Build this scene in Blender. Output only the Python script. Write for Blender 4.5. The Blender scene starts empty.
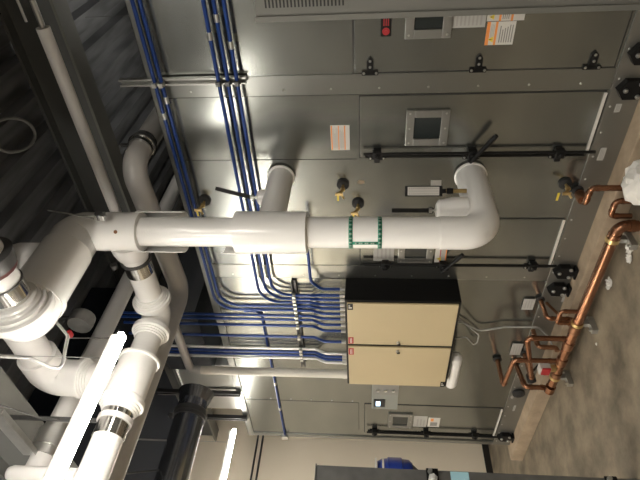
import bpy, bmesh, math, random
from mathutils import Vector, Matrix
random.seed(7)
SC = bpy.context.scene
COL = SC.collection
PI = math.pi
V = Vector
# ------------------------------------------------------------------ camera maths
F = 512.0
_Z = V((-5720, -30, F)).normalized()
_h = V((43, 595, F)); _nX = (_h - _Z * _h.dot(_Z)).normalized()
_X = -_nX; _Y = _Z.cross(_X)
CAM = V((0, 0, 1.6))
def P(px, py, **k):
    """world point seen at a pixel, on the plane x=, y= or z= a value"""
    d = V((px - 320, py - 240, F)); r = V((d.dot(_X), d.dot(_Y), d.dot(_Z)))
    a = 'xyz'.index(list(k)[0]); v = list(k.values())[0]
    return CAM + r * ((v - CAM[a]) / r[a])
D = 2.737                       # distance of the air handler's face
def W(px, py, off=0.0): return P(px, py, y=D - off)
# ------------------------------------------------------------------ materials
def mat(name, col, rough=.5, metal=0.0, noise=0.0, scale=8.0, bump=0.0, emit=None, stren=0, spec=None, col2=None, rvar=0, stretch=None, coat=0):
    m = bpy.data.materials.new(name); m.use_nodes = True
    nt = m.node_tree; b = nt.nodes['Principled BSDF']
    b.inputs['Base Color'].default_value = (*col, 1); b.inputs['Roughness'].default_value = rough
    b.inputs['Metallic'].default_value = metal
    if coat: b.inputs['Coat Weight'].default_value = coat
    if spec is not None: b.inputs['Specular IOR Level'].default_value = spec
    if emit:
        b.inputs['Emission Color'].default_value = (*emit, 1); b.inputs['Emission Strength'].default_value = stren
    if noise or bump or rvar or col2:
        tc = nt.nodes.new('ShaderNodeTexCoord'); mp = nt.nodes.new('ShaderNodeMapping')
        nt.links.new(tc.outputs['Object'], mp.inputs['Vector'])
        if stretch: mp.inputs['Scale'].default_value = stretch
        n = nt.nodes.new('ShaderNodeTexNoise'); n.inputs['Scale'].default_value = scale
        n.inputs['Detail'].default_value = 6 if not metal else 1.5; n.inputs['Roughness'].default_value = .6
        nt.links.new(mp.outputs[0], n.inputs['Vector'])
        if noise or col2:
            r = nt.nodes.new('ShaderNodeValToRGB')
            c2 = col2 or tuple(c * (1 - noise) for c in col)
            c1 = col if col2 else tuple(min(1, c * (1 + noise)) for c in col)
            r.color_ramp.elements[0].color = (*c2, 1); r.color_ramp.elements[1].color = (*c1, 1)
            r.color_ramp.elements[0].position = .32; r.color_ramp.elements[1].position = .68
            nt.links.new(n.outputs['Fac'], r.inputs['Fac']); nt.links.new(r.outputs['Color'], b.inputs['Base Color'])
        if rvar:
            mr = nt.nodes.new('ShaderNodeMapRange'); mr.inputs['From Min'].default_value = .3; mr.inputs['From Max'].default_value = .7
            mr.inputs['To Min'].default_value = rough - rvar; mr.inputs['To Max'].default_value = rough + rvar
            nt.links.new(n.outputs['Fac'], mr.inputs['Value']); nt.links.new(mr.outputs[0], b.inputs['Roughness'])
        if bump:
            bp = nt.nodes.new('ShaderNodeBump'); bp.inputs['Strength'].default_value = bump; bp.inputs['Distance'].default_value = .01
            nt.links.new(n.outputs['Fac'], bp.inputs['Height']); nt.links.new(bp.outputs[0], b.inputs['Normal'])
    return m
M = dict(
 galv=mat('galvanised_steel', (.265, .275, .26), .22, .93, noise=.09, scale=2.5, stretch=(.8, 1, 1.6)),
 galv2=mat('galvanised_strip', (.28, .285, .27), .28, .9),
 galvrail=mat('galvanised_base', (.25, .245, .225), .42, .8),
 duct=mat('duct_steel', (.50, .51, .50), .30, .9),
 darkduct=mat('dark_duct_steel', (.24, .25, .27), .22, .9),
 boxgrey=mat('grey_enclosure_paint', (.15, .15, .135), .55, .25, noise=.04, scale=4),
 frame=mat('window_frame_metal', (.30, .30, .285), .35, .8),
 glass=mat('dark_window_glass', (.02, .025, .025), .08, 0, spec=.6),
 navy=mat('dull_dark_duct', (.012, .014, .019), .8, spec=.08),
 faint=mat('faint_label_print', (.33, .32, .30), .6),
 seam=mat('dark_seam_gasket', (.02, .02, .02), .7),
 black=mat('black_plastic', (.006, .006, .006), .5, spec=.25),
 blackp=mat('black_cabinet_paint', (.005, .005, .005), .5, spec=.25),
 rubber=mat('black_rubber', (.015, .015, .015), .75),
 cream=mat('cream_door_paint', (.47, .385, .235), .5, noise=.02, scale=3),
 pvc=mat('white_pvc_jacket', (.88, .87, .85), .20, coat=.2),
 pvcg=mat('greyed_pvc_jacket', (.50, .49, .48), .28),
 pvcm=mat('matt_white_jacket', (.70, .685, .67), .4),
 chrome=mat('polished_band', (.62, .62, .60), .14, 1),
 steel=mat('zinc_hardware', (.55, .55, .53), .32, .9),
 strut=mat('strut_channel_steel', (.42, .42, .40), .38, .85, noise=.08, scale=20),
 dstrut=mat('dark_strut_steel', (.10, .10, .10), .45, .6),
 post=mat('grey_post_steel', (.17, .17, .165), .40, .55, noise=.12, scale=14),
 blue=mat('blue_conduit_paint', (.012, .045, .21), .28, .25),
 blued=mat('blue_cap_paint', (.012, .04, .28), .28, coat=.3),
 wcond=mat('bare_conduit_steel', (.74, .74, .72), .3, .4),
 copper=mat('copper_pipe', (.27, .13, .072), .27, .9, noise=.08, scale=9),
 coppert=mat('tarnished_copper', (.22, .11, .06), .38, .85, noise=.12, scale=18),
 brass=mat('brass_valve', (.52, .38, .17), .35, .85, noise=.1, scale=20),
 yellow=mat('yellow_tag', (.72, .55, .06), .5),
 red=mat('red_label', (.36, .015, .02), .5),
 white=mat('white_label', (.58, .56, .52), .55),
 lgrey=mat('pale_grey_label', (.40, .39, .365), .5),
 dgrey=mat('label_print_grey', (.22, .215, .20), .6),
 orange=mat('orange_label_band', (.78, .28, .07), .5),
 green=mat('green_marker_tape', (.02, .27, .165), .45),
 dgreen=mat('dark_tape_print', (.01, .035, .025), .5),
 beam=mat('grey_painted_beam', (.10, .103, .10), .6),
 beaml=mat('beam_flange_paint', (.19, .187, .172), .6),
 deck=mat('metal_roof_deck', (.20, .205, .215), .42, .35, noise=.3, scale=5, stretch=(2.5, .4, 1)),
 wall=mat('cream_wall_paint', (.86, .77, .63), .65),
 wallin=mat('plain_wall_paint', (.19, .178, .16), .7),
 base=mat('dark_vinyl_baseboard', (.025, .022, .02), .5),
 floor=mat('stained_concrete', (.28, .232, .165), .55, scale=4.2, col2=(.10, .082, .058)),
 pad=mat('concrete_pad', (.34, .265, .185), .75, noise=.18, scale=8),
 paper=mat('crumpled_paper', (.72, .70, .66), .8),
 cable=mat('grey_cable', (.34, .34, .33), .5),
 lamp=mat('fluorescent_diffuser', (1, 1, 1), .5, emit=(1.0, .945, .85), stren=21),
 lampfill=mat('added_fill_diffuser', (1, 1, 1), .5, emit=(1.0, .94, .84), stren=95),  # strong emission for the added fill lamps behind the camera
 lampdeck=mat('added_deck_light_diffuser', (1, 1, 1), .5, emit=(1.0, .95, .86), stren=14),  # weaker emission for the added lamp that lights the roof deck
 lampw=mat('white_lamp_housing', (.75, .74, .70), .4),
 screen=mat('lit_display', (.5, .7, .9), .4, emit=(.55, .78, 1), stren=1.4),
 board=mat('controller_grey', (.23, .24, .22), .5),
 foil=mat('white_pipe_jacket', (.70, .67, .60), .4, noise=.03),
 cyan=mat('pale_blue_tape', (.35, .60, .70), .5),
)
# wet stain patches in the floor colour
# ------------------------------------------------------------------ object helpers
def tag(o, label=None, cat=None, group=None, kind=None):
    if label: o['label'] = label
    if cat: o['category'] = cat
    if group: o['group'] = group
    if kind: o['kind'] = kind
    return o
def empty(name, loc, label, cat, group=None):
    o = bpy.data.objects.new(name, None); COL.objects.link(o); o.location = loc
    o.empty_display_size = .05
    return tag(o, label, cat, group)
def world_of(o):
    m = Matrix.Identity(4)
    while o is not None:
        m = Matrix.Translation(o.location) @ m; o = o.parent
    return m
class MB:
    """a mesh under construction, in world coordinates"""
    def __init__(s): s.bm = bmesh.new(); s.mats = []
    def mi(s, m):
        if m not in s.mats: s.mats.append(m)
        return s.mats.index(m)
    def box(s, a, b, m=None, bev=0.0):
        a, b = V(a), V(b); lo = V([min(a[i], b[i]) for i in range(3)]); hi = V([max(a[i], b[i]) for i in range(3)])
        n0 = len(s.bm.faces)
        t = bmesh.new(); bmesh.ops.create_cube(t, size=1)
        for v in t.verts: v.co = V([lo[i] + (v.co[i] + .5) * (hi[i] - lo[i]) for i in range(3)])
        if bev: bmesh.ops.bevel(t, geom=t.edges[:], offset=bev, segments=2, affect='EDGES', profile=.6)
        s.merge(t, m); return s
    def merge(s, t, m=None, smooth=False):
        k = s.mi(m) if m else 0
        mp = {v: s.bm.verts.new(v.co) for v in t.verts}
        for f in t.faces:
            try: g = s.bm.faces.new([mp[v] for v in f.verts])
            except ValueError: continue
            g.material_index = k; g.smooth = smooth or f.smooth
        t.free()
    def ring(s, c, u, w, r, n): return [s.bm.verts.new(c + u * (r * math.cos(2 * PI * i / n)) + w * (r * math.sin(2 * PI * i / n))) for i in range(n)]
    def sweep(s, pts, r, m=None, n=16, cap=True):
        """round tube along a polyline; r a number or one per point"""
        k = s.mi(m) if m else 0
        pts = [V(p) for p in pts]; N = len(pts)
        rr = r if isinstance(r, (list, tuple)) else [r] * N
        t0 = (pts[1] - pts[0]).normalized()
        up = V((0, 0, 1)) if abs(t0.z) < .9 else V((1, 0, 0))
        u = t0.cross(up).normalized(); rings = []
        for i in range(N):
            if i == 0: t = (pts[1] - pts[0])
            elif i == N - 1: t = (pts[-1] - pts[-2])
            else: t = (pts[i + 1] - pts[i]).normalized() + (pts[i] - pts[i - 1]).normalized()
            if t.length < 1e-9: t = t0
            t.normalize(); u = (u - t * u.dot(t))
            u = u.normalized(); w = t.cross(u); rings.append(s.ring(pts[i], u, w, rr[i], n))
        for a, b in zip(rings, rings[1:]):
            for i in range(n):
                f = s.bm.faces.new([a[i], a[(i + 1) % n], b[(i + 1) % n], b[i]]); f.smooth = True; f.material_index = k
        if cap:
            for q, rv in ((rings[0], True), (rings[-1], False)):
                q = [s.bm.verts.new(v.co) for v in q]; f = s.bm.faces.new(q[::-1] if rv else q); f.material_index = k
        return s
    def lathe(s, base, axis, prof, m=None, n=32):
        """prof = [(distance along axis, radius)]"""
        k = s.mi(m) if m else 0
        ax = V(axis).normalized(); base = V(base)
        u = ax.orthogonal().normalized(); w = ax.cross(u)
        mk = lambda q: s.ring(base + ax * q[0], u, w, max(q[1], 1e-4), n)
        prev = None; last = None; first = None
        for j in range(len(prof) - 1):
            (t0, r0), (t1, r1) = prof[j], prof[j + 1]
            d = V((t1 - t0, r1 - r0)); sm = True
            if d.length < 1e-9: continue
            if prev is not None and last is not None and d.angle(last) < .75: A = prev
            else: A = mk(prof[j])
            B = mk(prof[j + 1])
            if first is None: first = A
            for i in range(n):
                f = s.bm.faces.new([A[i], A[(i + 1) % n], B[(i + 1) % n], B[i]]); f.smooth = True; f.material_index = k
            prev, last = B, d
        for q, e in ((first, prof[0]), (prev, prof[-1])):
            if e[1] > 2e-4:
                f = s.bm.faces.new([s.bm.verts.new(v.co) for v in q]); f.material_index = k
        return s
    def cyl(s, a, b, r, m=None, n=20):
        a, b = V(a), V(b); L = (b - a).length
        return s.lathe(a, b - a, [(0, r), (L, r)], m, n)
    def prism(s, pts, d, m=None):
        """polygon (world points) pushed along d"""
        k = s.mi(m) if m else 0
        a = [s.bm.verts.new(V(p)) for p in pts]; b = [s.bm.verts.new(V(p) + V(d)) for p in pts]; n = len(a)
        fs = [s.bm.faces.new(a[::-1]), s.bm.faces.new(b)] + [s.bm.faces.new([a[i], a[(i + 1) % n], b[(i + 1) % n], b[i]]) for i in range(n)]
        for f in fs: f.material_index = k
        return s
    def patch(s, c, r, a0, a1, z0, z1, th, m=None, n=20):
        """thin curved shell round a vertical axis at c"""
        k = s.mi(m) if m else 0; c = V(c); vs = []
        for i in range(n + 1):
            a = a0 + (a1 - a0) * i / n
            vs.append([s.bm.verts.new((c.x + q * math.cos(a), c.y + q * math.sin(a), z)) for q, z in ((r, z0), (r, z1), (r + th, z1), (r + th, z0))])
        for a, b in zip(vs, vs[1:]):
            for i in range(4):
                f = s.bm.faces.new([a[i], a[(i + 1) % 4], b[(i + 1) % 4], b[i]]); f.material_index = k; f.smooth = i in (0, 2)
        for q in (vs[0], vs[-1][::-1]):
            f = s.bm.faces.new(q); f.material_index = k
        return s
    def build(s, name, m=None, parent=None, label=None, cat=None, group=None, kind=None):
        bmesh.ops.recalc_face_normals(s.bm, faces=s.bm.faces[:])
        off = V((0, 0, 0))
        if parent: off = world_of(parent).translation
        else:
            xs = [v.co for v in s.bm.verts]
            off = V(((min(v.x for v in xs) + max(v.x for v in xs)) / 2, (min(v.y for v in xs) + max(v.y for v in xs)) / 2, min(v.z for v in xs)))
        # keep texture space independent of the object's origin only for tiny parts
        for v in s.bm.verts: v.co -= off
        me = bpy.data.meshes.new(name); s.bm.to_mesh(me); s.bm.free()
        if s.mats:
            for q in s.mats: me.materials.append(q)
        else: me.materials.append(m)
        o = bpy.data.objects.new(name, me); COL.objects.link(o)
        if parent: o.parent = parent
        else: o.location = off
        return tag(o, label, cat, group, kind)
def fillet(pts, R, n=7):
    """round the corners of a polyline"""
    pts = [V(p) for p in pts]; out = [pts[0]]
    Rs = R if isinstance(R, (list, tuple)) else [R] * (len(pts) - 2)
    for i in range(1, len(pts) - 1):
        p, a, b = pts[i], (pts[i - 1] - pts[i]), (pts[i + 1] - pts[i]); la, lb = a.length, b.length
        a.normalize(); b.normalize(); ang = a.angle(b)
        if ang > PI - .02: continue
        t = min(Rs[i - 1] / math.tan(ang / 2), la * .49, lb * .49); r = t * math.tan(ang / 2)
        p0, p1 = p + a * t, p + b * t; c = p + (a + b).normalized() * (r / math.sin(ang / 2))
        v0, v1 = p0 - c, p1 - c; th = v0.angle(v1)
        for j in range(n + 1):
            q = j / n; out.append(c + (v0 * math.sin((1 - q) * th) + v1 * math.sin(q * th)) / math.sin(th))
    out.append(pts[-1]); return out
def solo(name, mb, m, label, cat, group=None, kind=None): return mb.build(name, m, None, label, cat, group, kind)
Yv = V((0, 1, 0)); Xv = V((1, 0, 0)); Zv = V((0, 0, 1))
# ------------------------------------------------------------------ the room
XL, XR, YB, YF, ZC = -6.49, 3.2, -3.2, 6.2, 4.0
MB().box((XL - .2, YB - .2, -.15), (XR + .2, YF + .2, 0)).build('floor', M['floor'], kind='structure')
# corrugated roof deck, ribs running away from the camera
dk = MB(); prof = []
x = XL
while x < XR:
    for dx, dz in ((0, 0), (.12, 0), (.145, .07), (.23, .07), (.255, 0)): prof.append((x + dx, ZC + dz))
    x += .2551
pr = [(a, YB, z) for a, z in prof] + [(prof[-1][0], YB, ZC + .12), (prof[0][0], YB, ZC + .12)]
clean = []
for q in pr:
    if not clean or (V(q) - V(clean[-1])).length > 1e-5: clean.append(q)
a = [dk.bm.verts.new(q) for q in clean[:-2]]; b = [dk.bm.verts.new((q[0], YF, q[2])) for q in clean[:-2]]
for i in range(len(a) - 1): dk.bm.faces.new([a[i], b[i], b[i + 1], a[i + 1]])
dk.build('ceiling', M['deck'], kind='structure')
MB().box((XL - .2, YB - .2, ZC + .1), (XR + .2, YF + .2, ZC + .2)).build('ceiling', M['deck'], kind='structure')
MB().box((XL - .15, YB, 0), (XL, YF, ZC + .1)).build('wall_left', M['wall'], kind='structure')
MB().box((XR, YB, 0), (XR + .15, YF, ZC + .1)).build('wall_right', M['wallin'], kind='structure')
MB().box((XL - .15, YF, 0), (XR + .15, YF + .15, ZC + .1)).build('wall_back', M['wallin'], kind='structure')
MB().box((XL - .15, YB - .15, 0), (XR + .15, YB, ZC + .1)).build('wall_front', M['wallin'], kind='structure')
MB().box((XL, YB, 0), (XL + .012, YF, .08)).build('baseboard_left', M['base'], kind='structure')
# ------------------------------------------------------------------ roof beams
def ibeam(axis, lo, hi, c, zb, zt, fw, label, mf=None):
    t = empty('steel_beam', (lo, c, zb) if axis == 'x' else (c, lo, zb), label, 'beam')
    def bx(mb, a0, a1, z0, z1):
        if axis == 'x': mb.box((lo, a0, z0), (hi, a1, z1))
        else: mb.box((a0, lo, z0), (a1, hi, z1))
        return mb
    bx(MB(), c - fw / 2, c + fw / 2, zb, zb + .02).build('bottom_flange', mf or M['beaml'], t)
    bx(MB(), c - .006, c + .006, zb + .02, zt - .02).build('web', M['beam'], t)
    bx(MB(), c - fw / 2, c + fw / 2, zt - .02, zt).build('top_flange', M['beam'], t)
    return t
ibeam('x', XL, XR, 3.42, 3.60, 3.998, .17, 'large grey painted steel beam running across the ribbed roof deck above the air handler')
ibeam('x', XL, XR, 1.46, 3.60, 3.998, .17, 'grey steel roof beam in the bottom left corner above the pipe stub')
# ------------------------------------------------------------------ concrete pad
MB().box((-5.2, 2.60, 0), (XR - .05, 5.3, .12), bev=.008).build('concrete_pad', M['pad'], None, 'tan concrete housekeeping pad on the floor under the long air handler', 'concrete pad')
# ------------------------------------------------------------------ air handler
AX0, AX1, AZ0, AZ1 = -5.13, 2.9, .12, 2.84
ah = empty('air_handler', (-2.2, D, AZ0), 'long galvanised steel air handling unit with black latched access doors', 'air handler')
MB().box((AX0, D, AZ0), (AX1, 5.2, AZ1)).build('casing', M['galv'], ah)
MB().box((AX0, D - .012, AZ0), (AX1, D - .0005, .285), bev=.002).build('base_rail', M['galvrail'], ah)
tc = MB().box((AX0 - .006, D - .014, AZ1 - .055), (AX1, D - .0005, AZ1 + .004))
tc.box((AX0 - .006, D - .014, AZ1 + .0005), (AX1, D + .06, AZ1 + .004))
tc.build('top_trim', M['galv2'], ah)
MB().box((AX0 - .004, D - .011, .286), (AX0 + .05, D - .0005, AZ1 - .056)).build('corner_trim', M['galv2'], ah)
# upright cover strips between the sections, with their screws
screw_me = None
def screw(x, z, y=D - .0042, r=.0065):
    global screw_me
    if screw_me is None:
        mb = MB().lathe((0, 0, 0), (0, -1, 0), [(0, r), (.002, r), (.005, r * .55), (.006, .001)], M['steel'], 10)
        me = bpy.data.meshes.new('screw'); mb.bm.to_mesh(me); mb.bm.free(); me.materials.append(M['steel']); screw_me = me
    o = bpy.data.objects.new('screw', screw_me); COL.objects.link(o); o.parent = ah; o.location = V((x, y, z)) - V(ah.location)
for x0, x1 in ((-1.272, -1.155), (-2.745, -2.61)):
    MB().box((x0, D - .004, .286), (x1, D - .0005, AZ1 - .056), bev=.001).build('cover_strip', M['galv2'], ah)
    for z in [.45 + .27 * i for i in range(9)]:
        screw((x0 + .035) if x1 - x0 > .1 else (x0 + x1) / 2, z)
for z in [1.72 + .2 * i for i in range(6)]: screw(-4.42, z, D - .001, .005)
for i in range(26): screw(-1.05 - .16 * i, .262, D - .0125, .005)
# seams of the fixed panels
def seam(x0, z0, x1, z1, w=.004):
    MB().box((min(x0, x1) - w / 2, D - .002, min(z0, z1) - w / 2), (max(x0, x1) + w / 2, D - .0003, max(z0, z1) + w / 2)).build('panel_seam', M['seam'], ah)
seam(-1.155, 1.675, -.80, 1.675); seam(-1.275, 1.64, -1.275, 2.78, .003)
seam(-2.605, .31, -2.605, 1.637); seam(-4.45, 1.66, -4.45, 2.78, .003); seam(-4.45, 1.66, -4.95, 1.66, .004)
seam(-1.70, 1.66, -1.70, 2.78, .003); seam(-2.747, 1.8, -2.747, 2.78, .003)
# doors
def ngon(x, z, r, n, y0, y1, m, mb=None, rot=0, sx=1, sz=1):
    mb = mb or MB()
    return mb.prism([(x + sx * r * math.cos(rot + 2 * PI * i / n), y0, z + sz * r * math.sin(rot + 2 * PI * i / n)) for i in range(n)], (0, y1 - y0, 0), m)
def window(dr, x0, x1, z0, z1):
    cx = (x0 + x1) / 2; t = .046
    y0, y1 = D - .022, D - .0055
    f = MB()
    for a, b in (((x0, z0), (x1, z0 + t)), ((x0, z1 - t), (x1, z1)), ((x0, z0 + t), (x0 + t, z1 - t)), ((x1 - t, z0 + t), (x1, z1 - t))):
        f.box((a[0], y0, a[1]), (b[0], y1, b[1]), M['frame'], bev=.003)
    for sx in (x0 + .02, cx, x1 - .02):
        for sz in (z0 + .02, z1 - .02): f.lathe((sx, y0, sz), (0, -1, 0), [(0, .006), (.004, .005)], M['steel'], 8)
    f.build('window_frame', None, dr)
    MB().box((x0 + t, D - .012, z0 + t), (x1 - t, D - .0055, z1 - t)).build('window_glass', M['glass'], dr)
def latch(dr, xr, z0, z1, clamps, handle):
    y = D - .048
    MB().cyl((xr + .018, y, z0 - .05), (xr + .018, y, z1), .0095, M['black'], 12).build('latch_rod', M['black'], dr)
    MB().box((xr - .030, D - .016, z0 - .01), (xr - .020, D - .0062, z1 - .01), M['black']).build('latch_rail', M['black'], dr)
    for z in clamps:
        c = MB().box((xr - .042, D - .02, z - .05), (xr - .008, D - .0058, z + .05), M['black'], bev=.004)
        c.box((xr - .02, y - .012, z - .026), (xr + .034, D - .016, z + .026), M['black'], bev=.006)
        c.box((xr - .055, D - .036, z - .018), (xr - .02, D - .006, z + .018), M['black'], bev=.005)
        c.lathe((xr + .004, y - .010, z), (0, -1, 0), [(0, .014), (.012, .014), (.016, .008)], M['black'], 12)
        for dz in (-.040, .040): c.lathe((xr - .03, D - .019, z + dz), (0, -1, 0), [(0, .007), (.006, .005)], M['steel'], 8)
        c.build('latch_clamp', None, dr)
    if handle:
        z = handle
        h = MB().cyl((xr, y, z), (xr + .01, y - .035, z), .015, M['black'], 12)
        h.sweep([(xr - .03, y - .025, z + .03), (xr + .05, y - .035, z - .02), (xr + .12, y - .04, z - .065), (xr + .16, y - .045, z - .09)], [.012, .012, .017, .013], M['black'], 12)
        h.build('door_handle', M['black'], dr)
def door(x0, x1, z0, z1, win=None, rod=None, clamps=(), handle=None, label=None):
    d = MB().box((x0, D - .006, z0), (x1, D - .0005, z1), M['galv'], bev=.0015).build('access_door', None, ah, label)
    g = MB(); w = .006
    for a, b in (((x0 - w, z0 - w), (x1 + w, z0)), ((x0 - w, z1), (x1 + w, z1 + w)), ((x0 - w, z0), (x0, z1)), ((x1, z0), (x1 + w, z1))):
        g.box((a[0], D - .004, a[1]), (b[0], D - .0004, b[1]), M['seam'])
    g.build('door_gasket', M['seam'], d)
    if rod: MB().box((x0 + .02, D - .016, z0 - .007), (x1 - .005, D - .0065, z0 + .007), M['white']).build('door_sweep', None, d, 'white strip along the door bottom')
    if win: window(d, *win)
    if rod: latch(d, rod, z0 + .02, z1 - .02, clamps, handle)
    return d
dA = door(-1.145, -.42, .306, 1.665, win=(-.968, -.74, 1.17, 1.405))
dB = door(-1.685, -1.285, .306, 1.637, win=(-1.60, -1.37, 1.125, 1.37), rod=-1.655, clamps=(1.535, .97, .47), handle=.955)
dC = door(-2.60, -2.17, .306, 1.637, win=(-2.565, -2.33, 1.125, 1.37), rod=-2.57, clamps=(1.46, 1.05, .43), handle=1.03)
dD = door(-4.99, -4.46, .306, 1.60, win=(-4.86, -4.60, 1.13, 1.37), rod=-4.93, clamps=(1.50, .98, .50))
# hinge plates beside door A
for px, py in ((370, 68), (478, 65), (592, 62)):
    p = W(px, py)
    h = MB().box((p.x - .035, D - .02, p.z - .045), (p.x - .01, D - .0065, p.z + .045), M['black'], bev=.004)
    h.prism([(p.x - .02, D - .02, p.z - .018), (p.x + .045, D - .02, p.z - .018), (p.x + .065, D - .02, p.z), (p.x + .045, D - .02, p.z + .018), (p.x - .02, D - .02, p.z + .018)], (0, .013, 0), M['black'])
    for dx, dz in ((-.022, -.034), (-.022, .034), (.045, 0), (.012, 0)): h.lathe((p.x + dx, D - .02, p.z + dz), (0, -1, 0), [(0, .008), (.006, .005)], M['steel'], 8)
    h.build('door_hinge', None, ah)
# black lifting blocks on the base rail
def block(x, z, w=.075, hgt=.1):
    b = ngon(x, z, w, 6, D - .055, D - .0125, M['black'], rot=PI / 2, sx=.8, sz=.98)
    b.box((x - w * .6, D - .07, AZ0 + .004), (x + w * .6, D - .0125, AZ0 + .018), M['black'], bev=.003)
    for dx, dz in ((-.035, -.035), (.035, -.035), (0, .035)):
        b.lathe((x + dx, D - .055, z + dz), (0, -1, 0), [(0, .013), (.006, .013), (.012, .008)], M['steel'], 10)
    b.build('lifting_block', None, ah)
for x, z in ((-1.07, .195), (-1.26, .195), (-2.62, .205), (-2.80, .205), (-4.93, .205)): block(x, z)
# stickers and small plates; each a thin plate with its print
def plate(name, x0, z0, x1, z1, m, marks=(), off=.0065, parent=None, label=None, th=.0015):
    """marks: (u0,v0,u1,v1,material) in fractions; u along x, v up"""
    mb = MB().box((x0, D - off - th, z0), (x1, D - off, z1), m)
    for i, (u0, v0, u1, v1, mm) in enumerate(marks):
        mb.box((x0 + (x1 - x0) * u0, D - off - th - .0006 - .0002 * (i % 3), z0 + (z1 - z0) * v0), (x0 + (x1 - x0) * u1, D - off - th - .0002, z0 + (z1 - z0) * v1), mm)
    return mb.build(name, None, parent or ah, label)
def lines(n, u0, u1, v0, v1, m, vert=False, seed=1):
    rnd = random.Random(seed); out = []
    for i in range(n):
        q = (i + .25) / n; q2 = (i + .7) / n; e = rnd.uniform(.7, 1)
        if vert: out.append((u0 + (u1 - u0) * q, v0, u0 + (u1 - u0) * q2, v0 + (v1 - v0) * e, m))
        else: out.append((u0, v0 + (v1 - v0) * q, u0 + (u1 - u0) * e, v0 + (v1 - v0) * q2, m))
    return out
g_ = M['dgrey']
def tri(lab, cx, cz, r):
    t = MB().prism([(cx - r, D - .0095, cz - r * .8), (cx + r, D - .0095, cz - r * .8), (cx, D - .0095, cz + r * .9)], (0, .001, 0), M['yellow'])
    t.box((cx - r * .1, D - .0105, cz - r * .15), (cx + r * .1, D - .0094, cz + r * .5), M['seam']); t.box((cx - r * .1, D - .0105, cz - r * .5), (cx + r * .1, D - .0094, cz - r * .3), M['seam'])
    t.build('warning_triangle', None, lab)
# safety sticker with orange bands on the left panel
plate('safety_sticker', -1.635, 1.70, -1.465, 1.815, M['white'], [(.02, .90, .98, .97, M['orange']), (.02, .55, .98, .60, M['orange']), (.02, .22, .98, .28, M['orange'])] + lines(5, .08, .92, .62, .88, M['lgrey'], seed=2) + lines(5, .08, .92, .3, .53, M['lgrey'], seed=3), off=.001)
# white placard and warning stickers on door A
plate('rating_plate', -.922, 1.003, -.82, 1.172, M['lgrey'], lines(7, .1, .85, .08, .9, M['faint'], vert=False, seed=4), parent=dA)
w1 = plate('warning_sticker', -1.014, .85, -.897, .992, M['white'], [(.0, .88, 1, 1, M['orange']), (.0, .62, 1, .70, M['orange'])] + lines(6, .1, .9, .05, .55, g_, seed=6) + lines(3, .3, .95, .72, .86, M['lgrey'], seed=5), parent=dA)
tri(w1, -.985, .965, .016)
w2 = plate('warning_sticker', -.894, .815, -.80, .998, M['white'], [(.0, .62, 1, .68, M['orange']), (0, .3, 1, .36, M['orange'])] + lines(4, .1, .9, .4, .6, g_, seed=8), parent=dA)
tri(w2, -.873, .975, .014)
p = W(386, 27)
r_ = MB().box((p.x - .045, D - .012, p.z - .028), (p.x + .05, D - .0065, p.z + .028), M['black'], bev=.004)
r_.lathe((p.x - .018, D - .012, p.z), (0, -1, 0), [(0, .019), (.003, .019), (.003, .008), (.008, .008)], M['red'], 20)
for dz in (-.011, 0, .011): r_.box((p.x + .010, D - .0135, p.z + dz - .003), (p.x + .045, D - .0118, p.z + dz + .003), M['red'])
r_.build('door_switch', None, dA, 'small black door switch with a round red button')
# sticker pair by the middle window
plate('rating_plate', -2.555, 1.40, -2.33, 1.545, M['lgrey'], lines(4, .1, .8, .1, .9, M['faint'], seed=11), parent=dC)
w3 = plate('warning_sticker', -2.565, 1.03, -2.33, 1.11, M['white'], [(.0, .0, 1, .1, M['orange']), (0, .5, 1, .58, M['red'])] + lines(4, .1, .9, .12, .48, g_, seed=12), parent=dC)
tri(w3, -2.53, 1.08, .018)
plate('rating_plate', -4.84, .985, -4.64, 1.12, M['lgrey'], lines(3, .1, .8, .1, .8, M['faint'], seed=13), parent=dD)
plate('warning_sticker', -4.83, .86, -4.66, .975, M['white'], [(.1, .2, .5, .8, g_), (.6, .55, .9, .8, M['orange'])], parent=dD)
for px, py, w, h, t in ((601, 153, .085, .035, 1), (617, 107, .05, .03, 0), (528, 303, .12, .085, 1), (554, 293, .05, .03, 0), (567, 296, .10, .07, 0), (516, 348, .15, .085, 1), (512, 396, .05, .02, 0), (514, 407, .09, .02, 0)):
    q = W(px, py)
    plate('port_label', q.x - w / 2, q.z - h / 2, q.x + w / 2, q.z + h / 2, M['lgrey'], lines(3, .12, .88, .15, .85, M['faint'], seed=int(px)), off=.0126)
# test ports with cocks
def port(px, py, rr=.040, cock=True, tagm=True, s=1):
    q = W(px, py)
    d = MB().lathe((q.x, D - .0005, q.z), (0, -1, 0), [(0, rr), (.012, rr), (.018, rr * .85), (.02, rr * .3)], M['rubber'], 24).build('test_port', M['rubber'], ah)
    if cock:
        v = MB().sweep(fillet([(q.x, D - .018, q.z), (q.x, D - .07, q.z - .002), (q.x - .005, D - .105, q.z + .03)], .02), .009, M['brass'], 12)
        v.lathe((q.x, D - .05, q.z), (0, -1, 0), [(0, .016), (.02, .016)], M['brass'], 6)
        v.cyl((q.x - .002, D - .095, q.z + .012), (q.x - .026, D - .125, q.z - .01), .007, M['brass'], 10)
        v.box((q.x - .012, D - .115, q.z - .004), (q.x + .008, D - .107, q.z + .045), M['brass'], bev=.002)
        v.build('brass_cock', None, d)
    if tagm: MB().box((q.x - .05, D - .115, q.z + .022), (q.x - .006, D - .112, q.z + .034), M['yellow']).build('yellow_tag', M['yellow'], d)
port(343, 184); port(358, 203); port(205, 200, s=1); port(565, 183, .040, tagm=False)
for px, py in ((360, 182), (569, 196)):
    pass
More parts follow.
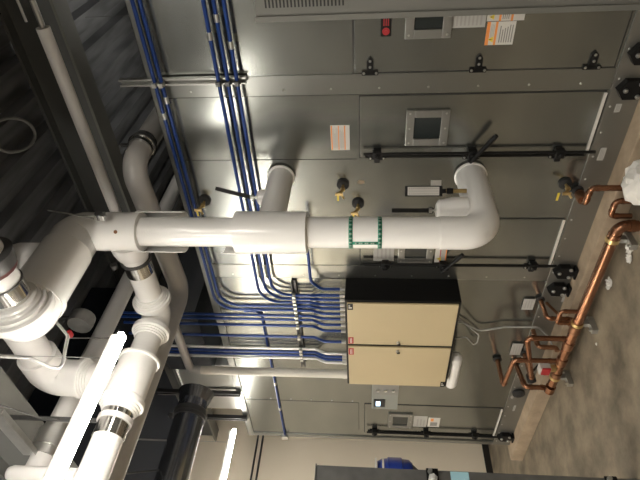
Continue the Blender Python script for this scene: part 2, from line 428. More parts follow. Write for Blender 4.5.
q = W(361, 182); ngon(q.x, q.z, .018, 5, D - .0018, D - .0004, M['pad'], rot=.4, sz=1.5).build('paper_remnant', None, ah, 'small torn tan paper scrap stuck to the panel')
q = W(558, 196); MB().box((q.x - .035, D - .0018, q.z - .007), (q.x + .025, D - .0004, q.z + .007)).build('yellow_tag', M['yellow'], ah)
# enclosure with vent slots at the top of the picture
en = empty('electrical_enclosure', (-.6, D - .09, .2), 'flat grey painted enclosure with slotted vent mounted over the air handler face', 'enclosure')
ex0 = P(260, 21, y=D - .09).x
enb = MB().box((ex0, D - .09, .235), (XR - .4, D - .006, 2.155), M['boxgrey'], bev=.004); enb.build('body', None, en)
MB().box((ex0 - .006, D - .098, .23), (ex0 + .022, D - .0905, 2.16), M['boxgrey'], bev=.002).build('edge_trim', None, en)
for px in (263, 440, 640):
    q = P(px, 17, y=D - .09)
vt = MB().box((-.785, D - .094, 1.69), (-.25, D - .0905, 2.125), M['boxgrey'], bev=.001).build('vent_panel', None, en)
for i in range(22):
    z = 1.712 + i * .0182
    MB().box((-.768, D - .0955, z), (-.45, D - .0941, z + .0085), M['seam']).build('vent_slot', None, vt)
# ------------------------------------------------------------------ control cabinet
CY = 2.50
cb = empty('control_cabinet', (-3.25, CY, .925), 'black control cabinet with two cream doors mounted on the air handler', 'cabinet')
cx0, cx1, cz0, cz1 = -3.775, -2.73, .925, 1.75
MB().box((cx0, CY, cz0), (cx1, D - .009, cz1), M['blackp'], bev=.006).build('body', None, cb)
def cdoor(x0, x1, latchx, reds, marks):
    d = MB().box((x0, CY - .014, cz0 + .019), (x1, CY - .0005, cz1 - .017), M['cream'], bev=.003).build('cabinet_door', None, cb)
    zl = P(398, 341, y=CY).z
    l = MB().lathe((latchx, CY - .014, zl), (0, -1, 0), [(0, .013), (.008, .013), (.01, .009), (.02, .008)], M['steel'], 16)
    l.box((latchx - .008, CY - .036, zl - .018), (latchx + .004, CY - .026, zl + .006), M['black'], bev=.002)
    l.build('door_lock', None, d)
    for mm, (a, b, c, e) in marks:
        k = MB().box((a, CY - .0165, b), (c, CY - .0142, e), M[mm])
        if mm == 'red':
            k.box((a + .008, CY - .0172, b + .012), (c - .008, CY - .0164, b + .017), M['white']); k.box((a + .008, CY - .0172, b + .022), (c - .012, CY - .0164, b + .027), M['white'])
        else:
            k.box((a + (c - a) * .25, CY - .0172, b + (e - b) * .2), (a + (c - a) * .45, CY - .0164, b + (e - b) * .8), M['white'])
            k.box((a + (c - a) * .55, CY - .0172, b + (e - b) * .5), (a + (c - a) * .8, CY - .0164, b + (e - b) * .8), M['lgrey'])
        k.build('door_badge', None, d)
    return d
xm = P(399, 345, y=CY).x
cdoor(xm + .016, cx1 - .018, xm + .05, 1, [('red', (xm + .025, 1.69, xm + .10, 1.73)), ('black', (cx1 - .085, 1.69, cx1 - .022, 1.73))])
cdoor(cx0 + .018, xm - .016, xm - .06, 1, [('red', (xm - .115, 1.69, xm - .035, 1.73)), ('black', (cx0 + .02, .945, cx0 + .09, .98))])
# ------------------------------------------------------------------ controller and display under the cabinet
q0, q1 = W(372, 383), W(397, 405)
ct = empty('wall_controller', (q0.x, D, q1.z), 'small grey controller with lit blue display below the cream cabinet', 'controller')
b = MB().box((q1.x, D - .05, q1.z), (q0.x + .08, D - .009, q0.z), M['board'], bev=.004); b.build('body', None, ct)
MB().box((q0.x - .10, D - .056, q1.z + .01), (q0.x + .07, D - .0505, q0.z - .01), M['dgrey'], bev=.002).build('terminal_strip', None, ct)
for k in range(3): MB().lathe((q0.x - .03, D - .056, q1.z + .05 + k * .07), (0, -1, 0), [(0, .014), (.012, .013)], M['steel'], 14).build('terminal', None, ct)
MB().box((q1.x + .05, D - .058, q1.z + .12), (q1.x + .17, D - .0505, q0.z - .02), M['seam'], bev=.002).build('display_bezel', None, ct)
MB().box((q1.x + .07, D - .0605, q1.z + .165), (q1.x + .145, D - .0585, q0.z - .04), M['screen']).build('display', None, ct)
# ------------------------------------------------------------------ conduits on the face
def coupl(t, p, d, r):
    d = V(d).normalized(); p = V(p)
    MB().lathe(p - d * .02, d, [(0, r * 1.28), (.04, r * 1.28)], M['steel'], 12).build('coupling', M['steel'], t)
def conduit(pts, label, r=.0115, m='blue', R=.12, cps=(), group='blue conduits on the air handler', name='conduit'):
    pts = fillet([V(p) for p in pts], R, 6)
    c = V(pts[0])
    o = MB().sweep(pts, r, M[m], 12).build(name, M[m])
    tag(o, label, 'conduit', group)
    t = o
    for k in cps:
        # nearest segment to the wanted point
        best = min(range(len(pts) - 1), key=lambda i: ((pts[i] + pts[i + 1]) / 2 - V(k)).length)
        a, b = pts[best], pts[best + 1]; d = (b - a).normalized(); s = max(0, min((V(k) - a).dot(d), (b - a).length))
        coupl(t, a + d * s, d, r)
    return o
yc = .062
XTOP = cx1 + .0
def tocab(py0, py1, zend=None):
    """the offset bends that bring a vertical conduit out to the cabinet's top"""
    a = W(310, py0, yc)
    e = P(345, py1, y=CY + .115)
    return a, V((e.x, CY + .115, cz1 + .045)), V((e.x, CY + .115, cz1 + .001))
rows = {}
def vert(x, z, off=yc): return V((x, D - off, z))
# horizontal runs (left to right in the place) with their heights
runs = [ # pixel where it crosses the wall edge y=0, bend row, cabinet row, coupling pixel, label
 ((223.5, 0), 295.5, 295.5, (228, 45), 'lowest of the three blue conduits running side by side across the steel face'),
 ((213.3, 0), 299.0, 300, (214, 18), 'middle one of the three blue conduits running side by side across the steel face'),
 ((203, 0), 302.5, 305, (208, 36), 'highest of the three blue conduits running side by side across the steel face'),
 ((139.5, 0), 306.5, 309, (168, 100), 'lower blue conduit of the pair along the top edge of the steel face'),
 ((132, 0), 310.5, 314, (166, 116), 'upper blue conduit of the pair along the top edge of the steel face')]
for (p0, r0, r1, cp, lab) in runs:
    h = W(p0[0], p0[1], yc); z = h.z
    a, e0, e1 = tocab(r0, r1); xr = a.x
    z0 = 2.02; z1 = 1.93
    conduit([V((XR - .02, D - yc, z)), V((xr, D - yc, z)), V((xr, D - yc, z0)), V((e0.x, CY + .115, z1)), e1], lab, R=[.16, .06, .06], cps=[W(cp[0], cp[1], yc), e1 + V((0, 0, .021))])
drops = [(316, 319, 'blue', 'blue conduit drop nearest the bent conduits, falling from the ceiling to the cabinet top'),
 (320, 325, 'blue', 'second blue conduit drop from the bent ones, falling from the ceiling to the cabinet'),
 (326, 331, 'blue', 'third blue conduit drop from the ceiling, last of the close-set three'),
 (337, 342, 'blue', 'lone blue conduit drop standing apart between the two close-set groups'),
 (349, 354, 'wcond', 'bare steel conduit drop on the inner side of the pair of blue conduits'),
 (352.3, 357, 'blue', 'inner blue conduit of the pair flanked by bare steel conduits'),
 (355.5, 360, 'blue', 'outer blue conduit of the pair flanked by bare steel conduits'),
 (358.5, 363, 'wcond', 'bare steel conduit drop next to the thick cream pipe')]
for r0, r1, m, lab in drops:
    a, e0, e1 = tocab(r0, r1); z0 = 2.02; z1 = 1.93
    conduit([V((a.x, D - yc, ZC - .005)), V((a.x, D - yc, z0)), V((e0.x, CY + .115, z1)), e1], lab, m=m, R=.06, cps=[e1 + V((0, 0, .021))], group='blue conduits on the air handler' if m == 'blue' else 'bare conduits beside the blue ones')
# short conduit coming from behind the riser
a, e0, e1 = tocab(297, 297)
h = W(306, 232, .085); e1b = V((e1.x + .02, CY + .175, cz1 + .001))
conduit([V((h.x + .12, D - .088, h.z)), V((-2.70, D - .088, h.z - .0)), V((e1b.x, D - .062, 1.93)), e1b], 'short blue conduit curving from behind the white riser down to the cabinet top', R=[.12, .05], cps=[e1b + V((0, 0, .021))])
# blue conduit that runs off to the left end
s0 = W(252, 312, .028); s1 = W(285, 437, .028)
zc_ = s1.z
x0c = W(262, 313, .03).x
conduit([V((x0c + .0, D - .0122, zc_ + .14)), V((x0c, D - .0122, zc_)), V((s1.x + .03, D - .0122, zc_))], 'single blue conduit running level to the far left end of the air handler', R=.06, r=.011, cps=[W(275, 385, .028), W(280, 410, .028)])
# galvanised supports
def strut(name, a, b, w, dep, m, label, holes=True, mats=None):
    """open channel between two points on the face"""
    a, b = V(a), V(b); d = (b - a).normalized(); L = (b - a).length
    side = d.cross(Yv).normalized(); mb = MB()
    def bar(u0, u1, y0, y1):
        pts = [a + side * u0 + Yv * y0, a + side * u1 + Yv * y0, a + side * u1 + Yv * y1, a + side * u0 + Yv * y1]
        mb.prism(pts, d * L, m)
    bar(-w / 2, w / 2, -.003, 0); bar(-w / 2, -w / 2 + .003, -dep, -.003); bar(w / 2 - .003, w / 2, -dep, -.003)
    bar(-w / 2 + .003, -w / 2 + .010, -dep, -dep + .003); bar(w / 2 - .010, w / 2 - .003, -dep, -dep + .003)
    return mb.build(name, m, None, label, 'strut channel')
xs = W(180, 79).x
st1 = strut('strut_channel', (xs, D - .016, 2.27), (xs, D - .016, 3.0), .041, .030, M['strut'], 'upright galvanised strut channel holding the blue conduits near the top edge')
a_, b_ = W(296, 279), W(302, 363)
zs = (a_.z + b_.z) / 2
st2 = strut('strut_channel', (a_.x, D - .014, zs), (b_.x, D - .014, zs), .038, .030, M['dstrut'], 'level dark strut channel holding the blue conduits above the cabinet')
def clamp(t, c, d, r, m='steel'):
    d = V(d).normalized(); c = V(c)
    MB().lathe(c - d * .012, d, [(0, r * 1.35), (.004, r * 1.5), (.020, r * 1.5), (.024, r * 1.35)], M[m], 14).box(c + V((-.012, -r * 2.6, -.012)), c + V((.012, -r * .9, .012)), M[m]).build('conduit_clamp', None, t)
for (p0, r0, r1, cp, lab) in runs:
    h = W(p0[0], p0[1], yc); clamp(st1, (xs, D - yc, h.z), (1, 0, 0), .0115, 'dstrut' if r0 < 304 else 'steel')
    clamp(st2, (W(310, r0, yc).x, D - yc, zs), (0, 0, 1), .0115)
for r0, r1, m, lab in drops: clamp(st2, (W(310, r0, yc).x, D - yc, zs), (0, 0, 1), .0115)
# small junction box at the far end
q = W(284, 436, 0)
MB().box((s1.x - .03, D - .045, zc_ - .035), (s1.x + .035, D - .0145, zc_ + .035), M['steel'], bev=.004).build('junction_box', None, None, 'small steel junction box ending the long blue conduit at the far end', 'junction box')
# thick cream pipe behind the cabinet, coming out under it
yp = D - .115; ax = W(270, 372, .115).x
wp = empty('insulated_pipe', (ax, yp, cz1), 'cream jacketed pipe dropping beside the conduits down to the cabinet top', 'pipe')
top = W(205, 371, .115).z
pts = fillet([(ax, yp, cz1 + .002), (ax, yp, top + .06), (ax + .02, yp - .02, top + .09), (ax + .58, yp - .02, top + .09)], [.02, .10])
MB().sweep([(ax, yp, cz1 + .002), (ax, yp, top + .03)], .037, M['foil'], 24).build('jacket', None, wp)
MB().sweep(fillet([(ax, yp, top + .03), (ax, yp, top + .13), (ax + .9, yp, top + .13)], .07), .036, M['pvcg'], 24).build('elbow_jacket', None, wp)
MB().lathe((ax, yp, cz1 + .012), (0, 0, 1), [(0, .040), (.03, .040)], M['foil'], 24).build('end_band', None, wp)
ca = MB(); c0 = P(451, 386, y=2.62); c1 = P(451, 345, y=2.62); zz = .865
prof = [(0, .012), (.01, .034), (.03, .048), (.06, .055), (.40, .055), (.43, .045), (.45, .02)]
ca.lathe((c0.x + .03, 2.60, zz), (1, 0, 0), prof, M['pvc'], 28)
uc = ca.build('pipe_cover', None, None, 'rounded white insulation cover tucked under the control cabinet', 'pipe cover')
# grey cable loops
def cable(pts, r, label, R=.05, m='cable', name='cable', cat='cable'):
    return MB().sweep(fillet(pts, R, 8), r, M[m], 10).build(name, M[m], None, label, cat)
cz = .905
cable([(-3.10, 2.62, .924), (-3.10, 2.63, .86), P(480, 331, y=2.70), P(505, 327, y=2.70), P(538, 327, y=2.70), P(548, 336, y=2.70), P(553, 347, y=2.62)], .007, 'grey cable running from the cabinet underside to the copper valves', .08)
cable([(-3.3, 2.62, .924), (-3.3, 2.65, .80), P(476, 348, y=2.70), P(479, 335, y=2.70), P(468, 326, y=2.70), P(458, 318, y=2.71)], .0055, 'thin grey cable looping close below the control cabinet', .06)
# ------------------------------------------------------------------ white chilled water riser
RX, RY, RR = -1.82, 2.17, .0875
ZE = 3.235
rs = empty('insulated_riser', (RX, RY, 1.05), 'tall white jacketed pipe riser with green tape, elbowing into the air handler', 'pipe')
ze = .985
wz = W(470, 173).z
# bottom elbow and stub into the face
def bend(a, c, b, R, r, m, n=28): return MB().sweep(fillet([a, c, b], R, 12), r, m, n)
bx_ = RX
MB().sweep([(RX, RY, 1.20), (RX, RY, 1.93)], RR, M['pvc'], 32).build('pipe_jacket', M['pvc'], rs)
MB().sweep(fillet([(RX, RY, 1.205), (RX, RY, .955), (RX, D - .012, .955)], .12, 12), RR + .004, M['pvc'], 32).build('elbow_jacket', M['pvc'], rs)
MB().lathe((RX, D - .0135, .955), (0, -1, 0), [(0, RR + .012), (.012, RR + .012), (.016, RR + .003)], M['pvc'], 32).build('end_collar', None, rs)
# sleeves
MB().lathe((RX, RY, 1.925), Zv, [(0, RR + .001), (.0, .118), (.40, .118), (.40, RR + .001)], M['pvc'], 36).build('sleeve', None, rs, 'wide white sleeve')
MB().sweep([(RX, RY, 2.32), (RX, RY, 2.90)], RR - .004, M['pvc'], 32).build('pipe_jacket', M['pvc'], rs)
MB().patch((RX, RY, 0), .119, math.radians(95), math.radians(232), 1.985, 2.41, .003, M['pvc'], 28).build('rear_half_sleeve', None, rs)
MB().patch((RX, RY, 0), .116, math.radians(20), math.radians(235), 2.63, 2.90, .003, M['pvc'], 30).build('rear_half_sleeve', None, rs)
MB().lathe((RX, RY, 2.875), Zv, [(0, RR - .003), (0, .112), (.25, .112), (.25, RR)], M['pvc'], 36).build('sleeve', None, rs, 'short white sleeve by the top elbow')
MB().lathe(V((RX, RY, 2.98)) + V((.62, -.76, 0)) * .110, V((.62, -.76, 0)), [(0, .012), (.006, .010)], M['coppert'], 14).build('plug', None, rs, 'small brown plug in the top sleeve')
# upper tee stub into the face
tz = W(281, 172).z
MB().sweep([(RX, RY + .10, tz), (RX, D - .013, tz)], .080, M['pvc'], 30).build('branch_jacket', None, rs)
MB().lathe((RX, D - .0135, tz), (0, -1, 0), [(0, .090), (.012, .090), (.014, .079)], M['pvc'], 32).build('end_collar', None, rs)
# valve necks with their levers
def lever(z0, zdir, neckr, y, L, tilt, label):
    n = MB().lathe((RX, y, z0), (0, 0, 1), [(-.085, neckr * 1.2), (.0, neckr * 1.15), (.05, neckr), (.075, neckr * .95), (.088, neckr * .6)], M['pvc'], 24)
    n.build('valve_neck', None, rs)
    lv = MB().lathe((RX, y, z0 + .08), (0, 0, 1), [(0, .010), (.03, .010), (.031, .018), (.05, .018)], M['steel'], 14)
    a = V((RX, y, z0 + .12)); b = a + V(tilt).normalized() * L
    lv.build('valve_stem', None, rs)
    d = (b - a).normalized(); s = d.cross(V((.62, -.76, 0))).normalized(); h = d.cross(s)
    l = MB().prism([a + s * .012 - h * .006, a - s * .012 - h * .006, a - s * .012 + h * .006, a + s * .012 + h * .006], d * L, M['black'])
    l.lathe(a - h * .008, h, [(0, .02), (.018, .02)], M['black'], 16)
    l.lathe(a - h * .0095, h, [(0, .009), (.022, .009)], M['steel'], 12)
    l.build('valve_lever', None, rs)
lz = P(437, 207, y=RY + .20)
lever(lz.z - .085, 1, .066, RY + .20, .22, (0, 0, 1), '')
lever(tz + .03, 1, .050, RY + .33, .235, P(217, 183, y=RY + .37) - P(262, 194, y=RY + .33), '')
# thermometer on the elbow
q = P(455, 192, y=2.44)
th = empty('thermometer', (RX + .0, 2.44, 1.03), 'white scaled thermometer in a black case standing on the bottom elbow', 'thermometer')
tx = q.x + .0; ty = 2.42; zt0 = P(450, 192, y=ty).z
tx = P(427, 191, y=ty).x
MB().cyl((tx, ty, 1.035), (tx, ty, zt0 + .025), .012, M['brass'], 14).lathe((tx, ty, zt0 - .015), Zv, [(0, .017), (.035, .017), (.036, .012), (P(441, 192, y=ty).z - zt0 + .03, .012)], M['black'], 14).build('stem', None, th)
zb, zt = P(442, 192, y=ty).z, P(405, 191, y=ty).z
n_ = V((.55, -.83, 0)).normalized(); s_ = V((.83, .55, 0)).normalized()
def obox(mb, c, hw, d0, d1, z0, z1, m):
    c = V((c[0], c[1], 0)); pts = [c + s_ * u + n_ * v + Zv * z0 for u, v in ((-hw, d0), (hw, d0), (hw, d1), (-hw, d1))]
    mb.prism(pts, (0, 0, z1 - z0), m); return mb
obox(MB(), (tx, ty), .030, -.012, .012, zb, zt, M['black']).build('case', None, th)
sc = obox(MB(), (tx, ty), .024, .0125, .015, zb + .018, zt - .014, M['white'])
for i in range(16):
    zz_ = zb + .024 + (zt - zb - .05) * i / 15
    for u in (-.015, .015):
        c = V((tx, ty, 0)) + s_ * u; obox(sc, (c.x, c.y), .004, .0151, .0158, zz_, zz_ + .003, M['dgrey'])
sc.build('scale_plate', None, th)
obox(MB(), (tx, ty), .002, .0152, .017, zb + .02, zt - .02, M['lgrey']).build('tube', None, th)
_t = P(436, 184, y=2.5)
obox(MB(), (_t.x, 2.5), .022, 0, .0015, _t.z - .03, _t.z + .03, M['white']).build('paper_tag', None, th)
# hardware between riser and face near the upper tee
h = P(222, 215, y=RY + .16)
hb = MB().box(h + V((-.03, -.01, -.05)), h + V((.03, .02, .05)), M['steel'], bev=.006).lathe(h + V((0, -.01, 0)), (0, -1, 0), [(0, .018), (.012, .014)], M['steel'], 12)
# green arrow tape
c3 = (RX, RY, 0)
z1_, z2_ = P(350.5, 232, y=RY - RR * .77).z, P(380, 232, y=RY - RR * .77).z
for zc2 in (z1_, z2_):
    t = MB().patch(c3, RR + .0012, 0, 2 * PI * .999, zc2 - .011, zc2 + .011, .0008, M['green'], 48)
    for i in range(22):
        a = 2 * PI * i / 22
        t.patch(c3, RR + .0021, a, a + .09, zc2 - .006, zc2 + .006, .0006, M['dgreen'], 2)
        t.patch(c3, RR + .0021, a + .16, a + .22, zc2 - .008, zc2 + .008, .0006, M['lgrey'], 2)
    t.build('green_tape_band', None, rs)
a0, a1 = math.radians(-97), math.radians(-84)
t = MB().patch(c3, RR + .0012, a0, a1, z2_ + .011, z1_ - .011, .0008, M['green'], 8)
n = 11
for i in range(n):
    za = z2_ + .02 + (z1_ - z2_ - .04) * i / n
    t.patch(c3, RR + .0021, math.radians(-94), math.radians(-87), za, za + .007, .0006, M['lgrey'] if i % 3 else M['dgreen'], 3)
t.build('green_label_strip', None, rs)
# ------------------------------------------------------------------ overhead mains
def ringset(t, c, ax, r, R, m=None, w=.10):
    """stepped coupling cover"""
    ax = V(ax).normalized(); c = V(c)
    pr = [(-w, r + .001)]; hw = w * .30; n = 3
    for k in range(n):
        u0 = -w + (w - hw) * k / n; u1 = -w + (w - hw) * (k + 1) / n; q = r + (R - r) * (.30 + .5 * k / n); b = (u1 - u0)
        pr += [(u0, q - .006), (u0 + b * .2, q), (u0 + b * .8, q + .001), (u0 + b * .9, q - .008)]
    pr += [(-hw, R * .95), (-hw * .8, R), (0, R * 1.005)]
    pr += [(-t_, q) for t_, q in pr[-2::-1]]
    return MB().lathe(c, ax, pr, m or M['pvc'], 36).build('coupling_cover', None, t)
def band(t, c, ax, r, L, m='chrome'):
    ax = V(ax).normalized(); return MB().lathe(V(c) - ax * L / 2, ax, [(0, r), (L, r)], M[m], 32).build('metal_band', None, t)
# top elbow of the riser, run towards the camera
MB().sweep(fillet([(RX, RY, 3.12), (RX, RY, 3.245), (RX - .0, 1.70, 3.245)], .11, 12), [.113] * 14 + [.125], M['pvc'], 32).build('top_elbow', None, rs) if False else None
el = fillet([V((RX, RY, 3.10)), V((RX, RY, 3.25)), V((RX, 1.58, 3.25))], .13, 12)
MB().sweep(el, [.108] + [.112 + .018 * min(1, i / 12) for i in range(len(el) - 1)], M['pvc'], 36).build('top_elbow', None, rs)
MB().lathe((RX, RY - .17, 3.25), (0, -1, 0), [(0, .132), (.004, .136), (.40, .137), (.404, .128)], M['pvc'], 36).build('jacket_shell', None, rs)
# stub rising behind the run
MB().sweep([(RX, 1.90, 3.25), (RX, 1.90, 3.47), (RX, 1.90, 3.51), (RX, 1.90, 3.54), (RX, 1.90, 3.55)], [.112, .112, .10, .07, .02], M['pvcm'], 30).build('upright_branch', None, rs)
# big elbow turning along the room, with coupling covers
tA = empty('insulated_main', (RX, 1.5, 3.25), 'large white jacketed main with stepped coupling covers in the upper left', 'pipe')
JY = 1.525
MB().sweep(fillet([(RX, JY + .13, 3.25), (RX, JY, 3.25), (RX + .10, JY, 3.25)], .05, 8), .142, M['pvc'], 40).build('elbow_cover', None, tA)
MB().lathe((RX, JY + .10, 3.25), (0, 1, 0), [(0, .143), (.0, .149), (.02, .150), (.03, .149), (.03, .143)], M['pvc'], 40).build('cover_lip', None, tA)
ringset(tA, (RX + .055, JY, 3.25), (1, 0, 0), .092, .160, w=.085)
MB().sweep([(RX + .10, JY, 3.25), (RX + 1.9, JY, 3.25)], .088, M['pvc'], 32).build('pipe_jacket', None, tA)
band(tA, (RX + .195, JY, 3.25), (1, 0, 0), .091, .075)
MB().lathe((RX + .235, JY, 3.25), (1, 0, 0), [(0, .089), (0, .094), (.008, .094), (.008, .089)], M['dstrut'], 32).build('band_edge', None, tA)
hk = MB().lathe((RX + .62, JY, 3.25), (1, 0, 0), [(-.02, .089), (-.02, .099), (.02, .099), (.02, .089)], M['dstrut'], 28)
hk.cyl((RX + .62, JY, 3.345), (RX + .62, JY, ZC + .01), .006, M['dstrut'], 8); hk.build('pipe_hanger', None, tA)
# branch from the riser going left along the room
tB = empty('insulated_branch', (-2.5, RY, 2.98), 'white jacketed branch main with coupling covers running out from the riser', 'pipe')
ZB = 2.98; BX = P(158, 315, z=ZB).x
MB().sweep([(RX - .112, RY, ZB), (BX + .08, RY, ZB)], .078, M['pvc'], 30).build('pipe_jacket', None, tB)
MB().lathe((RX - .07, RY, ZB), (-1, 0, 0), [(0, .11), (.05, .108), (.10, .095), (.105, .079)], M['pvcm'], 32).build('branch_saddle', None, tB)
band(tB, (RX - .27, RY, ZB), (1, 0, 0), .082, .10)
MB().lathe((RX - .21, RY, ZB), (-1, 0, 0), [(0, .080), (0, .092), (.016, .092), (.016, .080)], M['dstrut'], 30).lathe((RX - .215, RY - .05, ZB + .12), (-1, 0, 0), [(0, .02), (.03, .02)], M['dstrut'], 12).build('pipe_clamp', None, tB)
MB().sweep(fillet([(BX + .14, RY, ZB), (BX, RY, ZB), (BX, RY - .14, ZB)], .07, 10), .092, M['pvc'], 30).build('elbow_cover', None, tB)
ringset(tB, (BX + .15, RY, ZB), (1, 0, 0), .08, .120, w=.06)
ringset(tB, (BX, RY - .14, ZB), (0, 1, 0), .08, .120, w=.06)
MB().sweep([(BX, RY - .15, ZB), (BX, .2, ZB)], .082, M['pvc'], 30).build('pipe_jacket', None, tB)
TY = P(129, 374, z=ZB).y
ringset(tB, (BX, TY + .13, ZB), (0, 1, 0), .084, .128, w=.035)
MB().lathe((BX, TY - .13, ZB), (0, 1, 0), [(0, .115), (.26, .115)], M['pvc'], 32).build('tee_cover', None, tB)
ringset(tB, (BX, TY - .16, ZB), (0, 1, 0), .084, .128, w=.06)
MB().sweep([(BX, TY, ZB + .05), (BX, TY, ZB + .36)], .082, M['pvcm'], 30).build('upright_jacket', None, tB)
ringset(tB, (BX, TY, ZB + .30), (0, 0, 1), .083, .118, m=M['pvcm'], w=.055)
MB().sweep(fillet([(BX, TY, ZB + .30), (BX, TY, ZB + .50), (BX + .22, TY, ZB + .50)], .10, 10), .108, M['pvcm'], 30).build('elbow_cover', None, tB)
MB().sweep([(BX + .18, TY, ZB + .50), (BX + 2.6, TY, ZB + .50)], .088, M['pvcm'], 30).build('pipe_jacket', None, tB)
band(tB, (BX, P(108, 415, z=ZB).y, ZB), (0, 1, 0), .087, .17)
hk = MB().lathe((BX, P(110, 413, z=ZB).y, ZB), (0, 1, 0), [(-.014, .088), (-.014, .096), (.014, .096), (.014, .088)], M['pvcm'], 30)
hk.box((BX - .006, P(110, 413, z=ZB).y - .012, ZB + .09), (BX + .006, P(110, 413, z=ZB).y + .012, ZC + .02), M['dstrut']); hk.build('pipe_hanger', None, tB)
# thin pipe under the beam, its bare end and hanger
q0, q1 = P(42, 28, z=3.3), P(115, 205, z=3.3); yy = 2.66
tC = empty('thin_insulated_pipe', (q0.x, yy, 3.3), 'slim dull white insulated pipe running below the large steel beam', 'pipe')
MB().sweep([(q0.x, yy, 3.3), (-3.4, yy, 3.3)], .036, M['pvcm'], 24).build('insulation', None, tC)
MB().sweep([(q0.x, yy, 3.3), (XR - .02, yy, 3.3)], .016, M['steel'], 16).build('bare_pipe', None, tC)
hk = MB().lathe((q0.x + .14, yy, 3.3), (1, 0, 0), [(0, .017), (0, .024), (.02, .024), (.02, .017)], M['dstrut'], 20).cyl((q0.x + .15, yy, 3.32), (q0.x + .15, yy, ZC + .01), .005, M['dstrut'], 8)
hk.build('pipe_hanger', None, tC)
MB().cyl((q0.x + .05, yy - .065, 3.335), (XR - .0, yy - .065, 3.335), .007, M['steel'], 10).build('conduit', None, None, 'thin bright conduit running beside the bare end of the slim pipe', 'conduit')
# grey jacketed pipe over the unit's top
J0, J1, J2, J3 = V((-1.60, 3.9, 3.02)), P(131, 165, y=2.52), P(181, 291, y=2.60), None
J0 = V((J1.x + .02, 4.6, J1.z)); J3 = V((J2.x, .6, J2.z))
tD = empty('grey_jacketed_pipe', J1, 'dull grey jacketed pipe bending twice behind the white riser top', 'pipe')
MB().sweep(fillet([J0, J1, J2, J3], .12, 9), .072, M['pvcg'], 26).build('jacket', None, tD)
cc = P(140, 137, z=J1.z)
MB().lathe((J1.x + .01, cc.y, J1.z), (0, 1, 0), [(-.05, .0735), (-.05, .0765), (-.015, .0765), (-.013, .079), (.01, .079), (.01, .0765), (.05, .0765), (.05, .0735)], M['chrome'], 28).build('metal_band', None, tD)
hk = MB().lathe((J1.x + .01, cc.y, J1.z), (0, 1, 0), [(-.012, .08), (-.012, .088), (.012, .088), (.012, .08)], M['dstrut'], 24)
hk.box((J1.x + .0, cc.y - .01, J1.z + .088), (J1.x + .02, cc.y + .01, J1.z + .14), M['dstrut']); hk.build('pipe_hanger', None, tD)
# lower white pipe beside the lamp with a grooved joint, and an upright stub
q0, q1 = P(125, 285, z=3.45), P(48, 450, z=3.45)
tE = empty('insulated_pipe', (q0.x, q0.y, 3.45), 'plain grey-white pipe running alongside the fluorescent lamp towards the camera', 'pipe')
xx = (q0.x + q1.x) / 2
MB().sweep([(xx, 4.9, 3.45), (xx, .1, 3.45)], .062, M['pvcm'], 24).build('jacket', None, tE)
MB().lathe((xx, q1.y + .05, 3.45), (0, 1, 0), [(-.10, .063), (-.10, .07), (-.05, .07), (-.05, .085), (.05, .085), (.05, .07), (.10, .07), (.10, .063)], M['steel'], 24).build('grooved_joint', None, tE)
q0 = P(7, 473, x=BX)
MB().sweep([(q0.x, q0.y, ZB + .083), (q0.x, q0.y, q0.z - .035), (q0.x, q0.y, q0.z - .01), (q0.x, q0.y, q0.z)], [.040, .040, .031, .012], M['pvcm'], 22).build('capped_pipe_stub', None, None, 'short upright white pipe end with rounded cap in the bottom left corner', 'pipe')
# ------------------------------------------------------------------ ducts over the far end
DZ = P(183, 440, z=3.12)
rd = empty('round_duct', (DZ.x, 2.3, 3.1), 'shiny dark round duct coming from the rectangular duct at lower left', 'duct')
ry1 = P(197, 412, z=3.12).y
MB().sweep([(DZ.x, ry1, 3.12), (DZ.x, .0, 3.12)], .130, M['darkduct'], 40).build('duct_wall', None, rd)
MB().lathe((DZ.x, P(194, 425, z=3.12).y, 3.12), (0, 1, 0), [(-.04, .131), (-.04, .141), (-.012, .141), (-.012, .149), (.012, .149), (.012, .141), (.04, .141), (.04, .131)], M['dstrut'], 36).build('duct_clamp', None, rd)
MB().box((DZ.x - .012, 1.0, 3.25), (DZ.x + .012, 1.004, ZC + .02), M['dstrut']).build('hanger_strap', None, rd)
MB().box((DZ.x - .012, 2.05, 3.25), (DZ.x + .012, 2.054, 3.625 if -5.05 < DZ.x < -3.1 else ZC + .02), M['dstrut']).build('hanger_strap', None, rd)
MB().lathe((DZ.x, ry1, 3.12), (0, 1, 0), [(0, .13), (.10, .16)], M['darkduct'], 32).build('duct_boot', None, rd)
du = empty('rectangular_duct', (-4.9, 3.0, AZ1), 'galvanised rectangular duct standing on top of the air handler near its far end', 'duct')
MB().box((-5.12, 3.02, AZ1 + .0045), (-4.30, 4.6, 3.585), M['duct']).build('duct_wall', None, du)
for z in (2.87, 3.55): MB().box((-5.14, 3.0, z), (-4.28, 3.019, z + .03), M['galv2']).build('duct_flange', None, du)
MB().box((-4.72, 3.005, 2.90), (-4.70, 3.0195, 3.54), M['galv2']).build('duct_seam', None, du)
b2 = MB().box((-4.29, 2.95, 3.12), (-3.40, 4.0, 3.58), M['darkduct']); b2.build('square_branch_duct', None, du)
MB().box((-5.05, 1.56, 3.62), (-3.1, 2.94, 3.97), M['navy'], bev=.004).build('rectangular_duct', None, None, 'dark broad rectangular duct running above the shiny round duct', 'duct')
for (pa, pb, py) in (((130, 393), (237, 395), 394), ((205, 417), (243, 419), 418)):
    q = P(238, py, y=D - .04)
    strut('strut_channel', (q.x, D - .02, 2.80), (q.x, D - .02, ZC - .005), .045, .04, M['dstrut'], 'dark upright strut at the far top corner, %s' % ('the one nearer the cream pipe' if py < 400 else 'the one nearer the cream wall'))
